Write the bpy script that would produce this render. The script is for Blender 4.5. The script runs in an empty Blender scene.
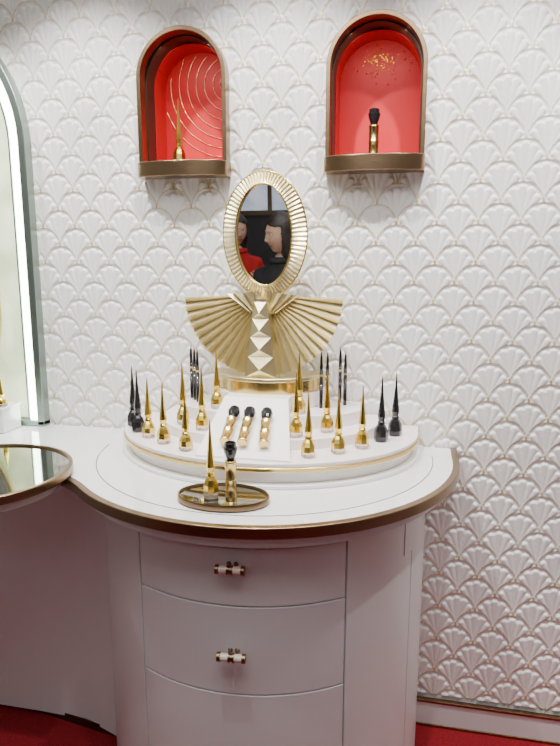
import bpy, bmesh, numpy as np
from math import *
from mathutils import Vector, Matrix
S=bpy.context.scene
COL=S.collection
# ------------------------------------------------------------------ materials
def mat(name,col,rough=.5,metal=0,emit=None,es=0,trans=0,coat=0,noise=None,bump=None,ior=1.45):
    m=bpy.data.materials.new(name);m.use_nodes=True
    nt=m.node_tree;b=nt.nodes['Principled BSDF']
    b.inputs['Base Color'].default_value=(*col,1)
    b.inputs['Roughness'].default_value=rough
    b.inputs['Metallic'].default_value=metal
    b.inputs['Transmission Weight'].default_value=trans
    b.inputs['Coat Weight'].default_value=coat
    b.inputs['Coat Roughness'].default_value=.05
    b.inputs['IOR'].default_value=ior
    if emit:
        b.inputs['Emission Color'].default_value=(*emit,1);b.inputs['Emission Strength'].default_value=es
    if noise:
        col2,scale,det=noise
        tc=nt.nodes.new('ShaderNodeTexCoord');n=nt.nodes.new('ShaderNodeTexNoise')
        n.inputs['Scale'].default_value=scale;n.inputs['Detail'].default_value=det
        r=nt.nodes.new('ShaderNodeValToRGB')
        r.color_ramp.elements[0].position=.38;r.color_ramp.elements[1].position=.64
        r.color_ramp.elements[0].color=(*col,1);r.color_ramp.elements[1].color=(*col2,1)
        nt.links.new(tc.outputs['Object'],n.inputs['Vector']);nt.links.new(n.outputs['Fac'],r.inputs['Fac'])
        nt.links.new(r.outputs['Color'],b.inputs['Base Color'])
        if emit: nt.links.new(r.outputs['Color'],b.inputs['Emission Color'])
    if bump:
        sc,st=bump
        tc=nt.nodes.new('ShaderNodeTexCoord');n=nt.nodes.new('ShaderNodeTexNoise')
        n.inputs['Scale'].default_value=sc;n.inputs['Detail'].default_value=4
        bp=nt.nodes.new('ShaderNodeBump');bp.inputs['Strength'].default_value=st;bp.inputs['Distance'].default_value=.01
        nt.links.new(tc.outputs['Object'],n.inputs['Vector']);nt.links.new(n.outputs['Fac'],bp.inputs['Height'])
        nt.links.new(bp.outputs['Normal'],b.inputs['Normal'])
    return m
M_white=mat('white_lacquer',(.80,.81,.82),.10,coat=.6,bump=(3,.01))
M_body=mat('white_satin_lacquer',(.77,.785,.80),.33,coat=.2,bump=(2,.02))
M_gap=mat('dark_gap',(.10,.09,.09),.7)
M_bronze=mat('brushed_bronze',(.28,.19,.11),.30,1,bump=(60,.05))
M_dbronze=mat('dark_bronze',(.10,.07,.05),.35,.8)
M_gold=mat('polished_gold',(.92,.68,.14),.20,1)
M_pgold=mat('pale_satin_gold',(.80,.70,.42),.36,1,bump=(90,.03))
M_lipg=mat('brass_tube',(.76,.56,.22),.24,1)
M_black=mat('black_gloss',(.012,.012,.013),.12,coat=.5)
M_glass=mat('tinted_glass',(.95,.84,.72),.05,0,trans=.75)
M_mirror=mat('mirror_silver',(.90,.91,.92),.01,1)
M_smoke=mat('smoked_mirror',(.44,.44,.40),.06,1)
M_red=mat('red_lacquer',(.52,.004,.010),.5,bump=(5,.02))
M_riser=mat('blush_acrylic',(.86,.79,.79),.2,coat=.3,bump=(3,.01))
M_pad=mat('white_acrylic',(.93,.92,.92),.25,coat=.3,bump=(3,.01))
M_led=mat('led_diffuser',(.9,1,.92),.5,emit=(.84,1,.82),es=16)
M_marble=mat('green_onyx',(.50,.60,.36),.3,emit=(.6,.7,.5),es=1.3,noise=((.84,.90,.64),6,8))
M_trim=mat('pewter_trim',(.30,.36,.33),.35,1)
M_carpet=mat('red_carpet',(.22,.003,.009),.95,noise=((.32,.005,.015),120,4),bump=(400,.6))
M_ceil=mat('ceiling_paint',(.75,.75,.75),.8,bump=(20,.05))
M_dwall=mat('charcoal_wall',(.04,.04,.045),.6,bump=(10,.05))
M_swall=mat('side_wall_paint',(.45,.45,.45),.7,bump=(10,.05))
M_base=mat('baseboard_white',(.72,.71,.70),.35,bump=(4,.02))
M_handle=mat('ivory_handle',(.88,.82,.70),.25,coat=.4)
M_skin=mat('skin',(.50,.31,.23),.5,bump=(80,.05))
M_lips=mat('lips',(.40,.12,.10),.35)
M_eye=mat('eye_white',(.70,.69,.67),.15)
M_iris=mat('iris_dark',(.03,.015,.01),.1)
M_hair=mat('dark_hair',(.018,.012,.010),.42,bump=(120,.4))
M_coatd=mat('black_wool',(.02,.02,.024),.85,bump=(200,.3))
M_coatr=mat('red_wool',(.42,.010,.010),.85,bump=(200,.3))
M_trous=mat('navy_trousers',(.02,.025,.05),.8,bump=(200,.3))
M_shoe=mat('shoe_leather',(.02,.018,.016),.3)
# ------------------------------------------------------------------ helpers
def empty(name,loc=(0,0,0)):
    o=bpy.data.objects.new(name,None);o.location=loc;o.empty_display_size=.1;COL.objects.link(o);return o
def mk(name,v,f,mats,parent=None,smooth=False,mi=None,loc=(0,0,0),sharp=None):
    me=bpy.data.meshes.new(name);me.from_pydata([tuple(p) for p in v],[],f)
    for m in (mats if isinstance(mats,(list,tuple)) else [mats]): me.materials.append(m)
    if mi: me.polygons.foreach_set('material_index',mi)
    bm=bmesh.new();bm.from_mesh(me);bmesh.ops.recalc_face_normals(bm,faces=bm.faces);bm.to_mesh(me);bm.free()
    if smooth:
        me.polygons.foreach_set('use_smooth',[True]*len(me.polygons))
        if sharp:
            try: me.set_sharp_from_angle(angle=radians(sharp))
            except Exception: pass
    o=bpy.data.objects.new(name,me);o.location=loc;COL.objects.link(o)
    if parent: o.parent=parent
    return o
def bevel(o,w=.002,s=2):
    m=o.modifiers.new('bev','BEVEL');m.width=w;m.segments=s;m.limit_method='ANGLE';m.angle_limit=radians(35);return o
def box(name,x0,x1,y0,y1,z0,z1,m,parent=None,bv=0,loc=(0,0,0)):
    v=[(x0,y0,z0),(x1,y0,z0),(x1,y1,z0),(x0,y1,z0),(x0,y0,z1),(x1,y0,z1),(x1,y1,z1),(x0,y1,z1)]
    f=[(0,3,2,1),(4,5,6,7),(0,1,5,4),(1,2,6,5),(2,3,7,6),(3,0,4,7)]
    o=mk(name,v,f,m,parent,loc=loc)
    if bv: bevel(o,bv)
    return o
def prism(name,pts,a,b,m,parent=None,axis='z',bv=0,smooth=True):
    n=len(pts)
    P=(lambda p,h:(p[0],p[1],h)) if axis=='z' else (lambda p,h:(p[0],h,p[1]))
    v=[P(p,a) for p in pts]+[P(p,b) for p in pts]
    f=[tuple(range(n)),tuple(range(n,2*n))]+[(i,(i+1)%n,n+(i+1)%n,n+i) for i in range(n)]
    o=mk(name,v,f,m,parent,smooth=smooth,sharp=30)
    if bv: bevel(o,bv)
    return o
def normals2(path,closed=False):
    N=[];n=len(path)
    for i in range(n):
        a=path[(i-1)%n] if (closed or i>0) else path[i];b=path[(i+1)%n] if (closed or i<n-1) else path[i]
        t=Vector((b[0]-a[0],b[1]-a[1]));t.normalize();N.append((t.y,-t.x))
    return N
def band(name,path,o0,o1,a,b,m,parent=None,axis='z',closed=False,bv=0):
    N=normals2(path,closed);n=len(path);v=[]
    P=(lambda x,y,h:(x,y,h)) if axis=='z' else (lambda x,y,h:(x,h,y))
    for p,q in zip(path,N):
        for o,h in ((o0,a),(o1,a),(o1,b),(o0,b)): v.append(P(p[0]+q[0]*o,p[1]+q[1]*o,h))
    f=[]
    for i in range(n if closed else n-1):
        j=(i+1)%n
        for k in range(4): f.append((4*i+k,4*i+(k+1)%4,4*j+(k+1)%4,4*j+k))
    if not closed: f+= [(0,1,2,3),(4*n-4,4*n-3,4*n-2,4*n-1)]
    ob=mk(name,v,f,m,parent,smooth=True,sharp=35)
    if bv: bevel(ob,bv)
    return ob
def lathe_data(prof,seg,v,f,mi,smf,mat_i,sx=1,sy=1,cx=0,cy=0,rot=0,smooth=True,cap=True):
    base=len(v)
    for r,z in prof:
        for k in range(seg):
            a=2*pi*k/seg+rot;v.append((cx+sx*r*cos(a),cy+sy*r*sin(a),z))
    for i in range(len(prof)-1):
        for k in range(seg):
            f.append((base+i*seg+k,base+i*seg+(k+1)%seg,base+(i+1)*seg+(k+1)%seg,base+(i+1)*seg+k))
            mi.append(mat_i if not callable(mat_i) else mat_i(i));smf.append(smooth)
    if cap:
        for i in (0,len(prof)-1):
            if prof[i][0]<1e-5: continue
            f.append(tuple(base+i*seg+k for k in range(seg)));mi.append(mat_i if not callable(mat_i) else mat_i(min(i,len(prof)-2)));smf.append(False)
def lathe(name,prof,seg,m,parent=None,sx=1,sy=1,loc=(0,0,0),smooth=True,sharp=30,cap=True):
    v=[];f=[];mi=[];s=[];lathe_data(prof,seg,v,f,mi,s,0,sx,sy,cap=cap)
    return mk(name,v,f,m,parent,smooth=smooth,sharp=sharp,loc=loc)
def arc(cx,cy,r,a0,a1,n):
    return [(cx+r*cos(radians(a0+(a1-a0)*i/n)),cy+r*sin(radians(a0+(a1-a0)*i/n))) for i in range(n+1)]
def inst(name,me,loc,rot=(0,0,0),sc=(1,1,1)):
    o=bpy.data.objects.new(name,me);o.location=loc;o.rotation_euler=rot;o.scale=sc;COL.objects.link(o);return o
def tube(name,pts,r,m,parent=None,closed=False):
    cu=bpy.data.curves.new(name,'CURVE');cu.dimensions='3D';cu.bevel_depth=r;cu.bevel_resolution=2
    sp=cu.splines.new('POLY');sp.points.add(len(pts)-1)
    for p,q in zip(sp.points,pts): p.co=(*q,1)
    sp.use_cyclic_u=closed;cu.materials.append(m)
    o=bpy.data.objects.new(name,cu);COL.objects.link(o)
    if parent:o.parent=parent
    return o
# ------------------------------------------------------------------ room
X0,X1,Y0,H=-2.3,1.9,-4.7,2.75
NB,NT,NW=1.85,2.295,.292
NIC=[-.732,-.131]
WC=(.84,.825,.805)
def build_wall():
    st=.003
    nx=int(round((X1-X0)/st))+1;z0,z1=.0,H;nz=int(round((z1-z0)/st))+1
    xs=np.linspace(X0,X1,nx);zs=np.linspace(z0,z1,nz)
    Xg,Zg=np.meshgrid(xs,zs)
    R=.06;s=.06
    zz=Zg-.02
    j0=np.floor(zz/s)
    def loc(j):
        off=np.mod(j,2)*R
        u=np.mod(Xg-off+R,2*R)-R
        return u,zz-j*s
    u0,w0=loc(j0);u1,w1=loc(j0+1)
    inn=(u0**2+w0**2)<=R*R
    u=np.where(inn,u0,u1);w=np.where(inn,w0,w1)
    d=np.sqrt(u*u+w*w)
    oy=-.93*R
    rho=np.sqrt(u*u+(w-oy)**2);an=np.degrees(np.arctan2(u,w-oy))
    pw=15.5;k=np.clip(np.round(an/pw),-3,3);fr=np.clip((an-k*pw)/(pw/2),-1,1)
    al=np.radians(k*pw)
    tipr=-oy*np.cos(al)+np.sqrt(np.maximum((.82*R)**2-(oy*np.sin(al))**2,1e-6))
    hw=tipr*radians(pw/2)
    round_=np.sqrt(np.maximum(1-fr*fr,0))
    tip=tipr-hw*.9*(1-round_)
    edge=np.clip((tip-rho)/.005,0,1);edge=edge*edge*(3-2*edge)
    valid=np.abs(an-k*pw)<pw/2+.01
    hgt=.0082*(.2+.8*np.clip(rho/(tipr),0,1)**1.3)*(.25+.75*np.power(round_,.9))*edge*valid*np.clip(rho/.015,0,1)
    rim=np.clip((d-.91*R)/(.03*R),0,1)*(w>-.15*R)
    hgt+=rim*.004
    gold=((d>.955*R)&(w>.0)).astype(np.float32)
    hgt=np.where(Zg<.11,0,hgt)
    V=np.empty((nz*nx,3),np.float32);V[:,0]=Xg.ravel();V[:,1]=-hgt.ravel();V[:,2]=Zg.ravel()
    I=np.arange(nz*nx).reshape(nz,nx)
    q=np.stack([I[:-1,:-1],I[:-1,1:],I[1:,1:],I[1:,:-1]],-1).reshape(-1,4)
    cx=(Xg[:-1,:-1]+st/2).ravel();cz=(Zg[:-1,:-1]+st/2).ravel()
    keep=np.ones(len(q),bool)
    for c in NIC:
        r=NW/2-.004;zc=NT-NW/2
        keep&=~((np.abs(cx-c)<r)&(((cz>NB+.01)&(cz<zc))|((cz>=zc)&((cx-c)**2+(cz-zc)**2<r*r))))
    q=q[keep]
    me=bpy.data.meshes.new('wall_back')
    me.vertices.add(len(V));me.vertices.foreach_set('co',V.ravel())
    me.loops.add(q.size);me.loops.foreach_set('vertex_index',q.ravel().astype(np.int32))
    me.polygons.add(len(q));me.polygons.foreach_set('loop_start',np.arange(0,q.size,4,dtype=np.int32))
    me.update(calc_edges=True)
    me.polygons.foreach_set('use_smooth',np.ones(len(q),bool))
    at=me.attributes.new('gold','FLOAT','POINT');at.data.foreach_set('value',gold.ravel())
    m=mat('relief_wall',WC,.42,bump=(6,.03));nt=m.node_tree;b=nt.nodes['Principled BSDF']
    a=nt.nodes.new('ShaderNodeAttribute');a.attribute_name='gold'
    tc=nt.nodes.new('ShaderNodeTexCoord');n=nt.nodes.new('ShaderNodeTexNoise');n.inputs['Scale'].default_value=2.2
    nt.links.new(tc.outputs['Object'],n.inputs['Vector'])
    mr=nt.nodes.new('ShaderNodeMapRange');mr.inputs[1].default_value=.35;mr.inputs[2].default_value=.6;mr.inputs[3].default_value=.45;mr.inputs[4].default_value=1
    nt.links.new(n.outputs['Fac'],mr.inputs[0])
    mu=nt.nodes.new('ShaderNodeMath');mu.operation='MULTIPLY'
    nt.links.new(a.outputs['Fac'],mu.inputs[0]);nt.links.new(mr.outputs[0],mu.inputs[1])
    mx=nt.nodes.new('ShaderNodeMix');mx.data_type='RGBA'
    mx.inputs[6].default_value=(*WC,1);mx.inputs[7].default_value=(.62,.43,.16,1)
    nt.links.new(mu.outputs[0],mx.inputs[0]);nt.links.new(mx.outputs[2],b.inputs['Base Color'])
    m2=nt.nodes.new('ShaderNodeMath');m2.operation='MULTIPLY';m2.inputs[1].default_value=.6
    nt.links.new(mu.outputs[0],m2.inputs[0]);nt.links.new(m2.outputs[0],b.inputs['Metallic'])
    me.materials.append(m)
    o=bpy.data.objects.new('wall_back',me);COL.objects.link(o)
build_wall()
box('floor',X0,X1,Y0,.0,-.05,0,M_carpet)
box('ceiling',X0,X1,Y0,.0,H,H+.05,M_ceil)
box('wall_left',X0-.05,X0,Y0,.0,0,H,M_swall)
box('wall_right',X1,X1+.05,Y0,.0,0,H,M_swall)
box('wall_front',X0,X1,Y0-.05,Y0,0,H,M_dwall)
bb=empty('baseboard_back')
box('board',.0,X1,-.024,-.011,0,.092,M_base,bb,.002)
box('gold_bead',.0,X1,-.028,-.010,.092,.101,M_bronze,bb,.001)
box('gold_foot',.0,X1,-.028,-.010,.0,.010,M_bronze,bb,.001)
gp=empty('added_glow_panel_1',(-1.45,Y0,0))  # added glowing panel with frame, stands in for bright ceiling in oval mirror
box('glow_pane',-.55,.55,.005,.012,1.75,2.35,mat('added_bluish_glow',(.4,.5,.6),.4,emit=(.62,.78,1),es=.5,noise=((.8,.88,1),3,3)),gp)
for a,b_,c,d_ in ((-.6,-.55,1.70,2.40),(.55,.6,1.70,2.40),(-.6,.6,2.35,2.40),(-.6,.6,1.70,1.75),(-.02,.02,1.75,2.35)):
    box('frame',a,b_,.0,.04,c,d_,M_dbronze,gp,.003)
pic=empty('framed_picture',(-1.02,Y0,0))
box('frame',-.16,.16,.002,.035,1.22,1.68,M_base,pic,.004)
box('print',-.12,.12,.036,.040,1.26,1.64,mat('picture_print',(.25,.12,.03),.5,noise=((.75,.55,.18),6,4)),pic)
# ------------------------------------------------------------------ niches
def arch_path(w,zb,zt,n=28):
    r=w/2;zc=zt-r
    return [(-r,zb),(-r,(zb+zc)/2)]+arc(0,zc,r,180,0,n)+[(r,(zb+zc)/2),(r,zb)]
def niche(cx,kind):
    e=empty('wall_niche',(cx,0,0))
    P=arch_path(NW,NB+.02,NT)
    band('frame',P,0,.013,-.045,.012,M_bronze,e,axis='y',bv=.0015)
    Pi=[(x*(NW/2-.0135)/(NW/2),z-(.0135 if z>NB+.1 else 0)) for x,z in P]
    band('inner_lining',Pi,-.001,.003,.0,.15,M_dbronze,e,axis='y')
    prism('back_panel',arch_path(NW-.02,NB+.02,NT-.012),.15,.154,M_red,e,axis='y')
    Pr=arch_path(NW-.036,NB+.05,NT-.02)
    band('red_return',Pr,-.001,.001,.06,.15,M_red,e,axis='y')
    r=NW/2+.003
    out=[(r,.15),(-r,.15)]+[(-r,-.045)]+[(-r*cos(radians(a)),-.045-.050*sin(radians(a))) for a in range(5,180,5)]+[(r,-.045)]
    prism('sill',out,NB,NB+.046,M_bronze,e,bv=.002)
    if kind==0:
        for i,R in enumerate((.03,.055,.085,.115,.145,.175,.205,.235)):
            pts=[]
            for a in range(0,361,4):
                x=.10+R*cos(radians(a));z=2.17+R*sin(radians(a))
                if abs(x)<.122 and z>NB+.06 and (z<NT-.15 or (x*x+(z-(NT-.146))**2)<.118**2): pts.append((x,.147,z))
                else:
                    if len(pts)>2: tube('gold_ring',pts,.0009,M_lipg,e)
                    pts=[]
            if len(pts)>2: tube('gold_ring',pts,.0009,M_lipg,e)
    else:
        rng=np.random.RandomState(4);v=[];f=[]
        for i in range(170):
            x=rng.normal(.0,.035);z=2.21+rng.normal(0,.028)
            if x*x+(z-(NT-.146))**2>.115**2: continue
            s=.0014+.0014*rng.rand();b=len(v)
            v+=[(x-s,.147,z),(x,.147,z-s),(x+s,.147,z),(x,.147,z+s),(x,.145,z)]
            f+=[(b,b+1,b+4),(b+1,b+2,b+4),(b+2,b+3,b+4),(b+3,b,b+4)]
        mk('gold_flecks',v,f,M_gold,e)
    L=bpy.data.lights.new('niche_strip','AREA');L.energy=.36;L.shape='RECTANGLE';L.size=.16;L.size_y=.03;L.color=(1,.86,.78)
    o=bpy.data.objects.new('niche_strip',L);o.location=(0,.0,NT-.045);o.rotation_euler=(radians(22),0,0);COL.objects.link(o);o.parent=e
niche(NIC[0],0);niche(NIC[1],1)
# ------------------------------------------------------------------ illuminated arched mirror on the left
am=empty('illuminated_arch_mirror',(-1.73,0,0))
def AP(inset): return arch_path(.90-2*inset,1.005+inset*.3,2.43-inset)
band('outer_trim',AP(0),0,.026,-.05,-.011,M_trim,am,axis='y',bv=.002)
band('led_band',AP(.026),0,.04,-.03,-.011,M_led,am,axis='y')
band('inner_lip',AP(.066),0,.006,-.034,-.011,M_trim,am,axis='y')
prism('onyx_panel',AP(.070),-.022,-.011,M_marble,am,axis='y')
def ring_oval(name,cx,y,cz,a,b,r,m,par,n=80): return tube(name,[(cx+a*cos(2*pi*i/n),y,cz+b*sin(2*pi*i/n)) for i in range(n)],r,m,par,closed=True)
prism('mirror_glass',[(.29*cos(2*pi*i/80),1.42+.36*sin(2*pi*i/80)) for i in range(80)],-.034,-.022,M_mirror,am,axis='y')
ring_oval('mirror_frame',0,-.034,1.42,.292,.362,.010,M_pgold,am)
box('bottom_rail',-.45,.45,-.05,-.011,1.001,1.02,M_trim,am,.002)
# ------------------------------------------------------------------ vanity counter
vc=empty('vanity_counter')
CX,CY,R=-.44,-.15,.58
main=[(CX+R,-.012),(CX+R,-.08)]+[(CX+R*cos(radians(a)),CY+R*sin(radians(a))) for a in np.linspace(0,-133,70)]
jx,jy=main[-1]
bez=[]
P0=Vector((jx,jy));P1=Vector((jx-.09,jy+.085));P2=Vector((-1.05,-.43));P3=Vector((-1.35,-.43))
for i in range(1,17):
    t=i/16;bez.append(tuple(P0*(1-t)**3+P1*3*t*(1-t)**2+P2*3*t*t*(1-t)+P3*t**3))
edge=main+bez+[(X0+.02,-.43)]
out=edge+[(X0+.02,-.012)]
prism('top_slab',out,.966,1.0,M_white,vc)
band('bronze_rim',edge,.008,-.012,.976,1.004,M_bronze,vc,bv=.002)
band('inlay_line',[(CX+.515*cos(radians(a)),CY+.515*sin(radians(a))) for a in np.linspace(5,-175,80)],.0012,-.0012,.9995,1.0008,M_gap,vc)
under=[(CX+.558,-.012)]+[(CX+.558*cos(radians(a)),CY+.558*sin(radians(a))) for a in np.linspace(0,-135,60)]+[(-1.0,-.40),(-1.2,-.395),(X0+.02,-.395),(X0+.02,-.012)]
prism('under_slab',under,.940,.966,M_white,vc)
RB=.488
bodyp=[(CX+RB,-.012)]+[(CX+RB*cos(radians(a)),CY+RB*sin(radians(a))) for a in np.linspace(0,-158,80)]
ex,ey=bodyp[-1]
bodyp+=[(ex-.04,ey+.035),(ex-.12,ey+.065),(ex-.25,ey+.078),(X0+.02,-.25),(X0+.02,-.012)]
prism('carcass',bodyp,.03,.940,M_body,vc)
kick=[(CX+.46,-.012)]+[(CX+.46*cos(radians(a)),CY+.46*sin(radians(a))) for a in np.linspace(0,-160,50)]+[(-1.4,-.22),(X0+.02,-.22),(X0+.02,-.012)]
prism('plinth',kick,0,.03,M_dbronze,vc)
def cpanel(name,a0,a1,z0,z1,r0=.484,r1=.499,n=24):
    p=[(CX+r1*cos(radians(a)),CY+r1*sin(radians(a))) for a in np.linspace(a0,a1,n)]
    q=[(CX+r0*cos(radians(a)),CY+r0*sin(radians(a))) for a in np.linspace(a1,a0,n)]
    return prism(name,p+q,z0,z1,M_body,vc,bv=.0015)
AL,AR=-90-27.7,-90+36.9
cpanel('drawer_front',AL,AR,.757,.907)
cpanel('drawer_front',AL,AR,.514,.753)
cpanel('drawer_front',AL,AR,.10,.510)
cpanel('apron',AL,AR,.911,.939);cpanel('toe_panel',AL,AR,.02,.096)
cpanel('side_panel',AR+.6,-22.4,.02,.939)
cpanel('side_panel',-22,-.1,.02,.939)
cpanel('side_panel',-160,AL-.6,.02,.939,n=40)
prism('side_return',[(CX+.499,-.15),(CX+.499,-.012),(CX+.484,-.012),(CX+.484,-.15)],.02,.939,M_body,vc)
e2x,e2y=CX+.499*cos(radians(-160.3)),CY+.499*sin(radians(-160.3))
lw=[(e2x,e2y),(e2x-.03,e2y+.012),(e2x-.08,e2y+.030),(e2x-.14,e2y+.045),(e2x-.22,e2y+.055),(e2x-.32,e2y+.058),(X0+.03,-.262)]
lwb=[(x,y+.05) for x,y in reversed(lw)]
prism('left_front_panel',lw+lwb,.02,.939,M_body,vc)
prism('access_plate',[(CX+.5015*cos(radians(a)),CY+.5015*sin(radians(a))) for a in np.linspace(-28,-12,8)]+[(CX+.497*cos(radians(a)),CY+.497*sin(radians(a))) for a in np.linspace(-12,-28,8)],.80,.90,M_body,vc,bv=.001)
def handle(z,a=-86):
    h=empty('handle',(CX+.499*cos(radians(a)),CY+.499*sin(radians(a)),z));h.rotation_euler=(0,0,radians(a+90));h.parent=vc
    v=[];f=[];mi=[];s=[]
    prof=[(.006,-.036),(.0115,-.0355),(.0115,-.027),(.0095,-.0265),(.0095,-.008),(.0120,-.0075),(.0120,-.003),(.0095,-.0025),(.0095,.0025),(.0120,.003),(.0120,.0075),(.0095,.008),(.0095,.0265),(.0115,.027),(.0115,.0355),(.006,.036)]
    lathe_data(prof,20,v,f,mi,s,lambda i:0 if i in (3,11) else 1)
    v=[(p[2],-.030+p[1],p[0]) for p in v]
    mk('bar',v,f,[M_handle,M_bronze],h,smooth=True,mi=mi,sharp=30)
    for x in (-.009,.009):
        lathe('post',[(.0065,0),(.004,.004),(.004,.03)],14,M_bronze,h,loc=(x,0,0)).rotation_euler=(radians(90),0,0)
handle(.868);handle(.636)
st=empty('round_mirror_tray',(-1.14,-.58,0))
lathe('foot',[(.0,1.004),(.19,1.004),(.20,1.008),(.20,1.012),(0,1.012)],64,M_white,st)
lathe('underside',[(.0,.972),(.20,.972),(.215,.98),(.215,1.003),(0,1.003)],64,M_white,st)
lathe('disc',[(.0,1.010),(.232,1.010),(.234,1.014),(.234,1.026),(.0,1.026)],80,M_smoke,st)
lathe('rim',[(.228,1.008),(.240,1.008),(.243,1.011),(.243,1.030),(.240,1.032),(.233,1.032),(.231,1.024)],80,M_bronze,st,cap=False)
# ------------------------------------------------------------------ display riser
dr=empty('tiered_display_riser')
rx,ry=-.438,-.10
def half(name,a,b,z0,z1,m,bv=.002,cx=rx,cy=ry):
    p=[(cx+a,-.018)]+[(cx+a*cos(t),cy-b*sin(t)) for t in np.linspace(0,pi,72)]+[(cx-a,-.018)]
    return prism(name,p,z0,z1,m,dr,bv=bv)
half('foot_disc',.472,.394,1.0006,1.012,M_pad);half('drum',.452,.372,1.012,1.046,M_pad)
half('gold_trim',.472,.390,1.046,1.058,M_lipg);half('tier_1',.468,.386,1.058,1.07,M_riser)
half('tier_2',.350,.270,1.07,1.10,M_riser);half('tier_3',.296,.150,1.10,1.14,M_riser);half('tier_4',.186,.186,1.14,1.187,M_riser,cx=-.447,cy=-.02)
v=[(-.56,-.462,1.0705),(-.30,-.462,1.0705),(-.56,-.462,1.075),(-.30,-.462,1.075),(-.545,-.235,1.188),(-.350,-.235,1.188),(-.545,-.18,1.0705),(-.350,-.18,1.0705),(-.545,-.18,1.188),(-.350,-.18,1.188)]
mk('sloped_pad',v,[(0,1,3,2),(2,3,5,4),(4,5,9,8),(8,9,7,6),(0,2,4,8,6),(1,7,9,5,3),(0,6,7,1)],M_pad,dr)
# ------------------------------------------------------------------ fan mirror
fm=empty('fan_table_mirror',(-.447,0,0))
p=arc(0,-.02,.176,0,-180,48);prism('base_disc',p,1.1875,1.236,M_lipg,fm,bv=.003)
p=arc(0,-.02,.181,0,-180,48);prism('base_lip',p,1.226,1.238,M_pgold,fm,bv=.002)
FY=-.13;FZ=1.487
def fan(a0,a1,n,side):
    v=[];f=[]
    r0,r1=.030,.246
    for i in range(n+1):
        a=radians(a0+(a1-a0)*i/n);zig=1 if i%2 else -1
        for r in (r0,r0+(r1-r0)*.5,r1):
            y=FY+zig*(.0015+.008*r/r1)-.035*(r/r1)**1.5
            v.append((r*cos(a),y,FZ+r*sin(a)))
    m=len(v)
    v+=[(x,y+.004,z) for x,y,z in v]
    for i in range(n):
        for k in range(2):
            a,b,c,d=3*i+k,3*i+k+1,3*i+k+4,3*i+k+3
            f+=[(a,b,c,d),(m+a,m+d,m+c,m+b)]
        f+=[(3*i+2,m+3*i+2,m+3*i+5,3*i+5),(3*i,3*i+3,m+3*i+3,m+3*i)]
    f+=[(0,1,m+1,m),(1,2,m+2,m+1)];e=3*n
    f+=[(e,e+1,m+e+1,m+e),(e+1,e+2,m+e+2,m+e+1)]
    mk('fan_leaf_'+side,v,f,M_pgold,fm)
fan(182,266,24,'left');fan(-2,-86,24,'right')
v=[];f=[]
for i in range(15):
    x=-.112+.016*i;zig=1 if i%2 else -1
    v+=[(x*.35,FY-.012+zig*.005,FZ-.055),(x,FY-.022+zig*.005,FZ+.014-abs(x)*.12)]
for i in range(14): f.append((2*i,2*i+1,2*i+3,2*i+2))
o=mk('folded_crown',v,f,M_pgold,fm);sm=o.modifiers.new('s','SOLIDIFY');sm.thickness=.004
prism('column_back',[(-.019,FZ-.01),(.019,FZ-.01),(.050,1.238),(-.050,1.238)],FY-.052,FY-.0,M_pgold,fm,axis='y',smooth=False)
zs_=[1.240,1.302,1.362,1.418,1.468]
for i in range(4):
    za,zb=zs_[i],zs_[i+1];wa=.046-.028*(i/4);wb=.046-.028*((i+1)/4)
    yc=FY-.052;zc=(za+zb)/2-.006
    v=[(-wa,yc,za),(wa,yc,za),(wb,yc,zb),(-wb,yc,zb),(0,yc-.018,zc)]
    mk('pyramid_stud',v,[(0,1,4),(1,2,4),(2,3,4),(3,0,4),(0,3,2,1)],M_pgold,fm)
mo=empty('oval_head',(.008,-.15,1.664));mo.parent=fm;mo.rotation_euler=(radians(2),0,0)
n=160;v=[];f=[]
for i in range(n):
    a=2*pi*i/n;zig=(1 if i%2 else -1)*.0022
    for ax,az,y in ((.083,.144,-.010),(.0855,.147,-.020+zig*.2),(.103,.163,-.014+zig),(.126,.181,-.005+zig),(.127,.182,.006),(.083,.144,.010)):
        v.append((ax*cos(a),y,az*sin(a)))
for i in range(n):
    j=(i+1)%n
    for k in range(6): f.append((6*i+k,6*i+(k+1)%6,6*j+(k+1)%6,6*j+k))
mk('pleated_frame',v,f,M_pgold,mo)
for rr,yy,q in (((.085,.147),-.021,.0022),((.1275,.1825),-.002,.0026)):
    tube('bead',[(rr[0]*cos(2*pi*i/96),yy,rr[1]*sin(2*pi*i/96)) for i in range(96)],q,M_gold,mo,closed=True)
v=[(.0845*cos(2*pi*i/96),-.012,.1455*sin(2*pi*i/96)) for i in range(96)]
mk('glass',v,[tuple(range(96))],M_mirror,mo)
v=[(.088*cos(2*pi*i/64),.008,.15*sin(2*pi*i/64)) for i in range(64)];mk('back_plate',v,[tuple(range(64))],M_dbronze,mo)
tube('stem',[(.008,-.14,1.50),(.008,-.14,1.46)],.009,M_pgold,fm)
# ------------------------------------------------------------------ cosmetics
def polish_mesh(name,mg,mb,h=.19,w=.0195):
    v=[];f=[];mi=[];s=[]
    hb=.052
    lathe_data([(w*.80,0),(w,.004),(w*1.02,.016)],8,v,f,mi,s,1,rot=pi/8,smooth=False)
    lathe_data([(w*1.02,.016),(w*.98,.032),(w*.72,.044),(w*.45,hb)],8,v,f,mi,s,2,rot=pi/8,smooth=False)
    lathe_data([(w*.46,hb-.001),(w*.54,hb+.001),(w*.54,hb+.006),(w*.44,hb+.009),(w*.46,hb+.012),(w*.56,hb+.022),(w*.50,hb+.036),(w*.34,hb+.062),(w*.19,hb+.095),(w*.08,h-.010),(w*.02,h)],8,v,f,mi,s,0,smooth=False)
    me=bpy.data.meshes.new(name);me.from_pydata(v,[],f)
    for m in (mg,mb[0],mb[1]): me.materials.append(m)
    me.polygons.foreach_set('material_index',mi);me.polygons.foreach_set('use_smooth',s)
    return me
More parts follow.
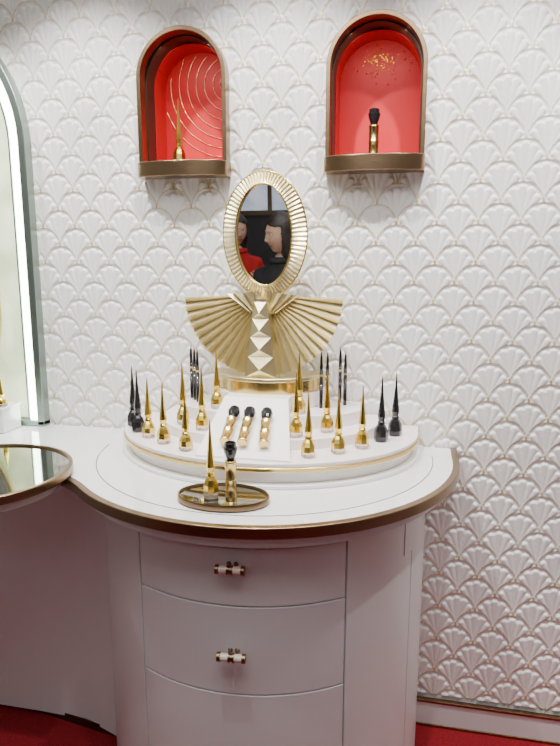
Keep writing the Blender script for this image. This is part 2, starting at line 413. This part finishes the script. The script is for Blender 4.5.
PM=polish_mesh('polish_gold',M_gold,(M_glass,M_gold));PB=polish_mesh('polish_black',M_black,(M_black,M_black),.195,.0205)
def tube_mesh():
    v=[];f=[];mi=[];s=[]
    k=1.18
    lathe_data([(r*k,z) for r,z in [(.0115,0),(.0125,.002),(.0125,.006),(.0118,.007),(.0118,.045),(.0125,.046),(.0125,.050),(.0118,.051),(.0118,.088),(.0125,.089),(.0125,.094),(.010,.095)]],24,v,f,mi,s,0)
    lathe_data([(r*k,z) for r,z in [(.0085,.094),(.0085,.100),(.010,.104),(.0125,.112),(.0150,.124),(.0150,.127),(.0125,.128),(.0125,.138),(.0105,.140),(.010,.136)]],12,v,f,mi,s,1,smooth=False)
    me=bpy.data.meshes.new('lipstick');me.from_pydata(v,[],f);me.materials.append(M_lipg);me.materials.append(M_black)
    me.polygons.foreach_set('material_index',mi);me.polygons.foreach_set('use_smooth',s);return me
LM=tube_mesh()
def pen_mesh():
    v=[];f=[];mi=[];s=[]
    lathe_data([(.0042,0),(.0045,.002),(.0045,.10)],14,v,f,mi,s,0)
    lathe_data([(.0047,.10),(.0047,.106)],14,v,f,mi,s,1)
    lathe_data([(.0045,.106),(.0040,.13),(.0028,.16),(.0008,.176)],14,v,f,mi,s,0)
    me=bpy.data.meshes.new('pen');me.from_pydata(v,[],f);me.materials.append(M_black);me.materials.append(M_lipg)
    me.polygons.foreach_set('material_index',mi);me.polygons.foreach_set('use_smooth',s);return me
EM=pen_mesh()
for x,y,z,h in [(-.76,-.314,1.07,.183),(-.692,-.363,1.07,.181),(-.606,-.413,1.07,.165),(-.672,-.255,1.10,.195),(-.594,-.305,1.10,.193),(-.583,-.196,1.14,.184),
    (-.311,-.318,1.10,.185),(-.322,-.208,1.14,.184),(-.262,-.402,1.07,.182),(-.232,-.253,1.10,.188),(-.187,-.351,1.07,.182),(-.127,-.291,1.07,.182)]:
    inst('nail_polish_bottle',PM,(x,y,z+.0003),(0,0,x*9),(1,1,h/.19))
for x,y in [(-.861,-.200),(-.817,-.262),(-.078,-.211),(-.040,-.140)]:
    inst('nail_polish_bottle',PB,(x,y,1.0703),(0,0,.4))
for i,(x,y,z,sc) in enumerate([(-.708,-.075,1.14,1),(-.688,-.100,1.14,.98),(-.668,-.128,1.14,.98),(-.268,-.129,1.14,1),(-.246,-.150,1.14,1.02),(-.220,-.040,1.14,1.02),(-.200,-.074,1.14,.97)]):
    inst('eyeliner_pen',EM,(x,y,z+.0003),(0,0,0),(1.25,1.25,sc))
ang=atan2(.113,.227)
for x0,x1 in ((-.486,-.4915),(-.437,-.4455),(-.377,-.3965)):
    nrm=Vector((0,-sin(ang),cos(ang)))
    p0=Vector((x0,-.428,1.075+(-.428+.462)*tan(ang)))+nrm*.0180
    dirv=Vector(((x1-x0)/.14,cos(ang),sin(ang))).normalized()
    o=inst('lipstick_tube',LM,p0);o.rotation_mode='QUATERNION';o.rotation_quaternion=dirv.to_track_quat('Z','Y')
ot=empty('oval_mirror_tray',(-.447,-.580,0))
lathe('tray_body',[(.0,1.0012),(.96,1.0012),(1.0,1.004),(1.0,1.016),(.985,1.019),(.955,1.019),(.945,1.013),(.0,1.013)],72,M_bronze,ot,sx=.118,sy=.078)
lathe('mirror_inlay',[(0,1.0131),(.94,1.0131),(.94,1.0142),(0,1.0142)],72,M_smoke,ot,sx=.118,sy=.078)
inst('nail_polish_bottle',PM,(-.472,-.600,1.0146),(0,0,.3),(1,1,1.07))
inst('lipstick_tube',LM,(-.423,-.592,1.0146),(0,0,0),(1,1,1.02))
inst('nail_polish_bottle',PM,(-.768,.03,NB+.0463),(0,0,.3),(1.05,1.05,1.1))
inst('lipstick_tube',LM,(-.138,.03,NB+.0463),(0,0,0),(1.05,1.05,1.05))
wb=empty('white_display_box',(-1.42,-.11,0))
box('box_body',-.07,.055,-.05,.05,1.001,1.085,M_white,wb,.003)
box('box_lid',-.073,.058,-.053,.053,1.079,1.089,M_white,wb,.002)
inst('nail_polish_bottle',PM,(-1.392,-.12,1.0893),(0,0,.3),(.9,.9,.55))
# ------------------------------------------------------------------ people
def skin_mesh(nodes,edges,sub=2):
    me=bpy.data.meshes.new('tmp');me.from_pydata([n[0] for n in nodes],edges,[]);o=bpy.data.objects.new('tmp',me);COL.objects.link(o)
    m=o.modifiers.new('k','SKIN');m.use_smooth_shade=True
    for sv,n in zip(me.skin_vertices[0].data,nodes):
        r=n[1];sv.radius=r if isinstance(r,tuple) else (r,r)
    me.skin_vertices[0].data[0].use_root=True
    s=o.modifiers.new('s','SUBSURF');s.levels=sub;s.render_levels=sub
    dg=bpy.context.evaluated_depsgraph_get();dg.update()
    r=bpy.data.meshes.new_from_object(o.evaluated_get(dg));bpy.data.objects.remove(o)
    return r
def addme(name,me,mats,parent):
    me.materials.clear()
    for m in mats: me.materials.append(m)
    me.polygons.foreach_set('use_smooth',[True]*len(me.polygons))
    o=bpy.data.objects.new(name,me);COL.objects.link(o);o.parent=parent;return o
def ell(name,c,r,m,parent,seg=24,rings=16,fn=None,delf=None,mi=None):
    v=[];f=[]
    for i in range(rings+1):
        t=pi*i/rings
        for k in range(seg):
            a=2*pi*k/seg;p=(sin(t)*cos(a),sin(t)*sin(a),cos(t))
            q=(p[0]*r[0],p[1]*r[1],p[2]*r[2])
            if fn:q=fn(p,q)
            v.append((c[0]+q[0],c[1]+q[1],c[2]+q[2]))
    for i in range(rings):
        for k in range(seg):
            f.append((i*seg+k,i*seg+(k+1)%seg,(i+1)*seg+(k+1)%seg,(i+1)*seg+k))
    if delf: f=[q for q in f if not delf([sum(v[i][j] for i in q)/4-c[j] for j in range(3)])]
    mii=[mi([sum(v[i][j] for i in q)/4-c[j] for j in range(3)]) for q in f] if mi else None
    me=bpy.data.meshes.new(name);me.from_pydata(v,[],f)
    for x in (m if isinstance(m,list) else [m]): me.materials.append(x)
    if mii: me.polygons.foreach_set('material_index',mii)
    bm=bmesh.new();bm.from_mesh(me);bmesh.ops.remove_doubles(bm,verts=bm.verts,dist=1e-6);bmesh.ops.recalc_face_normals(bm,faces=bm.faces);bm.to_mesh(me);bm.free()
    me.polygons.foreach_set('use_smooth',[True]*len(me.polygons))
    o=bpy.data.objects.new(name,me);COL.objects.link(o);o.parent=parent;return o
def hand(name,pos,d,up,parent,side):
    nodes=[((0,0,0),(.022,.017)),((0,.035,0),(.030,.014)),((0,.062,0),(.032,.012))];edges=[(0,1),(1,2)]
    for k,(x,L) in enumerate(((-.030,.052),(-.010,.066),(.010,.072),(.030,.062))):
        b=len(nodes)
        nodes+= [((x,.088,0),.0095),((x*1.08,.088+L*.45,-.010),.0085),((x*1.08,.088+L*.72,-.026),.008),((x*1.05,.088+L*.86,-.044),.0065)]
        edges+=[(2,b),(b,b+1),(b+1,b+2),(b+2,b+3)]
    b=len(nodes);nodes+=[((.036,.035,-.008),.011),((.052,.062,-.018),.0095),((.050,.086,-.030),.0075)];edges+=[(1,b),(b,b+1),(b+1,b+2)]
    me=skin_mesh(nodes,edges,1)
    y=Vector(d).normalized();z=Vector(up);z=(z-y*z.dot(y)).normalized();x=y.cross(z)*side
    Mx=Matrix((( x.x,y.x,z.x,pos[0]),(x.y,y.y,z.y,pos[1]),(x.z,y.z,z.z,pos[2]),(0,0,0,1)))
    me.transform(Mx);return addme(name,me,[M_skin],parent)
def person(loc,heading,coat,turn):
    e=empty('woman',loc);e.rotation_euler=(0,0,heading)
    N=[((0,0,.92),(.150,.105)),((0,0,1.05),(.125,.09)),((0,.005,1.20),(.145,.105)),((0,0,1.335),(.13,.08)),((0,-.005,1.42),(.056,.056)),((0,.01,1.50),(.047,.05)),
       ((-.160,0,1.345),.060),((-.225,-.02,1.09),.046),((-.215,.08,.87),.031),
       ((.160,0,1.345),.060),((.225,.03,1.10),.046),((.10,.25,1.20),.031),
       ((-.09,0,.84),.092),((-.095,.01,.48),.058),((-.10,-.02,.09),.040),((-.11,.11,.038),.034),
       ((.09,0,.84),.092),((.095,.01,.48),.058),((.10,-.02,.09),.040),((.11,.11,.038),.034)]
    E=[(0,1),(1,2),(2,3),(3,4),(4,5),(3,6),(6,7),(7,8),(3,9),(9,10),(10,11),(0,12),(12,13),(13,14),(14,15),(0,16),(16,17),(17,18),(18,19)]
    me=skin_mesh(N,E,2)
    addme('body',me,[coat,M_skin,M_trous,M_shoe],e)
    mi=[]
    for p in me.polygons:
        c=p.center
        if c.z<.10: mi.append(3)
        elif c.z<.83 and abs(c.x)<=.17: mi.append(2)
        elif c.z>1.44: mi.append(1)
        else: mi.append(0)
    me.polygons.foreach_set('material_index',mi)
    prof=[(.60,.185,.135),(.62,.19,.14),(.80,.18,.13),(.95,.165,.122),(1.07,.142,.108),(1.20,.158,.120),(1.30,.172,.108),(1.36,.160,.088),(1.40,.115,.074),(1.43,.075,.068),(1.465,.066,.066)]
    v=[];f=[];sg=48
    for z,a,b in prof:
        for k in range(sg):
            t=2*pi*k/sg;v.append((a*cos(t),b*sin(t)+.002,z))
    for i in range(len(prof)-1):
        for k in range(sg): f.append((i*sg+k,i*sg+(k+1)%sg,(i+1)*sg+(k+1)%sg,(i+1)*sg+k))
    me=bpy.data.meshes.new('coat');me.from_pydata(v,[],f)
    o=addme('coat',me,[coat],e);s_=o.modifiers.new('ss','SUBSURF');s_.levels=1;s_.render_levels=1;sm=o.modifiers.new('s','SOLIDIFY');sm.thickness=.008
    for b in range(4): ell('button',(0,.118,1.22-.11*b),(.011,.005,.011),M_black,e,12,8)
    tube('collar',[(.068*cos(2*pi*i/24),.066*sin(2*pi*i/24),1.45-.012*sin(2*pi*i/24)) for i in range(24)],.017,coat,e,closed=True)
    hand('hand_left',(-.2155,.062,.912),(.02,.22,-1),(1,0,.1),e,1)
    hand('hand_right',(.105,.240,1.197),(-.5,.7,.5),(.3,.8,-.4),e,-1)
    h=empty('head',(0,.018,1.600));h.parent=e;h.rotation_euler=(radians(-8),0,turn)
    g=lambda x,s:exp(-(x/s)**2)
    def hf(p,q):
        x,y,z=q
        k=max(0,-p[2]);x*=1-.26*k**1.8;y*=1-.06*k**2
        if p[1]>0:
            y=.092*(p[1]**.86)
            y*=(1-.06*k**2)
            y+=.017*g(x,.0085)*g(z+.024,.013)+.009*g(x,.0075)*g(z+.004,.020)+.004*(g(x-.010,.006)+g(x+.010,.006))*g(z+.029,.008)
            y-=.007*(g(x-.029,.015)+g(x+.029,.015))*g(z-.010,.011)
            y+=.003*g(z-.032,.010)*g(x,.045)
            y+=.0045*g(x,.017)*(g(z+.053,.0045)+g(z+.063,.0055))-.003*g(x,.015)*g(z+.058,.002)
            y+=.008*g(x,.020)*g(z+.094,.014)
        return (x,y,z)
    ell('face',(0,0,0),(.072,.090,.113),[M_skin,M_lips],h,110,90,hf,mi=lambda c:1 if (c[1]>.05 and (c[0]/.023)**2+((c[2]+.0585)/.0095)**2<1) else 0)
    for sx in (-1,1):
        ell('eye',(sx*.029,.0690,.0105),(.0125,.0125,.0075),M_eye,h,20,14);ell('iris',(sx*.029,.0790,.0105),(.0052,.0035,.0055),M_iris,h,12,8)
        tube('lash',[(sx*(.018+.0055*i),.0800-.0012*(i-2)**2-.001*i,.0165+.0022*(1-((i-2)/2)**2)) for i in range(5)],.0013,M_hair,h)
        tube('brow',[(sx*(.014+.008*i),.0835-.0008*i-.0010*i*i,.031+.003*i-.0008*i*i) for i in range(5)],.0020,M_hair,h)
        ell('ear',(sx*.072,-.008,-.008),(.009,.017,.029),M_skin,h,16,12)
    def hairf(p,q):
        x,y,z=q
        if z<0:
            t=-p[2];z*=2.3;x+=p[0]*.030*t
            rr=sqrt(max(1e-6,1-p[2]**2))
            if rr>.05:
                tg=min(max(rr,.80)/rr,3);x*=tg;y=min(y*tg,.05)
            y=y*.80-.022*t
        return (x,y,z)
    hr=ell('hair',(0,-.012,.012),(.083,.103,.119),M_hair,h,72,60,hairf,
        delf=lambda c:(c[1]>.036 and c[2]<.062-.32*abs(c[0]) and abs(c[0])<.078) or c[2]<-.235)
    sm=hr.modifiers.new('s','SOLIDIFY');sm.thickness=.011;sm.offset=-.5
    return e
person((-.80,-2.15,0),radians(20),M_coatd,radians(35))
person((-1.36,-3.1,0),radians(-30),M_coatr,0)
# ------------------------------------------------------------------ lights
def area(name,loc,size,en,col=(1,1,1),rot=(0,0,0),sy=None):
    L=bpy.data.lights.new(name,'AREA');L.energy=en;L.size=size;L.color=col
    if sy: L.shape='RECTANGLE';L.size_y=sy
    o=bpy.data.objects.new(name,L);o.location=loc;o.rotation_euler=rot;COL.objects.link(o);return o
def spot(name,loc,tgt,en,ang,col=(1,.975,.95),soft=.02,blend=.7):
    L=bpy.data.lights.new(name,'SPOT');L.energy=en;L.spot_size=radians(ang);L.spot_blend=blend;L.color=col;L.shadow_soft_size=soft
    o=bpy.data.objects.new(name,L);o.location=loc
    d=Vector(tgt)-Vector(loc);o.rotation_mode='QUATERNION';o.rotation_quaternion=d.to_track_quat('-Z','Y');COL.objects.link(o);return o
area('ceiling_panel_light',(-.3,-1.5,H-.02),1.4,27,(1,.99,.98),sy=1.0)
area('ceiling_panel_light',(-.6,-3.4,H-.02),1.4,9,(.95,.97,1),sy=1.0)
for x in (-1.67,-1.05,-.43,.19,.81,1.43):
    dl=empty('ceiling_downlight',(x,-.60,0))
    lathe('ring',[(.035,H-.001),(.05,H-.001),(.05,H-.008),(.035,H-.008)],24,M_base,dl,cap=False)
    spot('downlight_lamp',(x,-.60,H-.03),(x,-.02,1.3),95 if -1.2<x<.3 else 70,82)
spot('track_lamp',(-.45,-1.1,H-.05),(-.45,-.3,1.05),35,50)
w=bpy.data.worlds.new('world');S.world=w;w.use_nodes=True;w.node_tree.nodes['Background'].inputs[0].default_value=(.8,.85,1,1);w.node_tree.nodes['Background'].inputs[1].default_value=.15
# ------------------------------------------------------------------ camera
cd=bpy.data.cameras.new('camera');cam=bpy.data.objects.new('camera',cd);COL.objects.link(cam)
cd.sensor_fit='VERTICAL';cd.sensor_height=24;cd.lens=625/746*24;cd.clip_start=.02
cam.location=(0,-2,1.6);cam.rotation_euler=(radians(90-10.5),0,radians(12));S.camera=cam
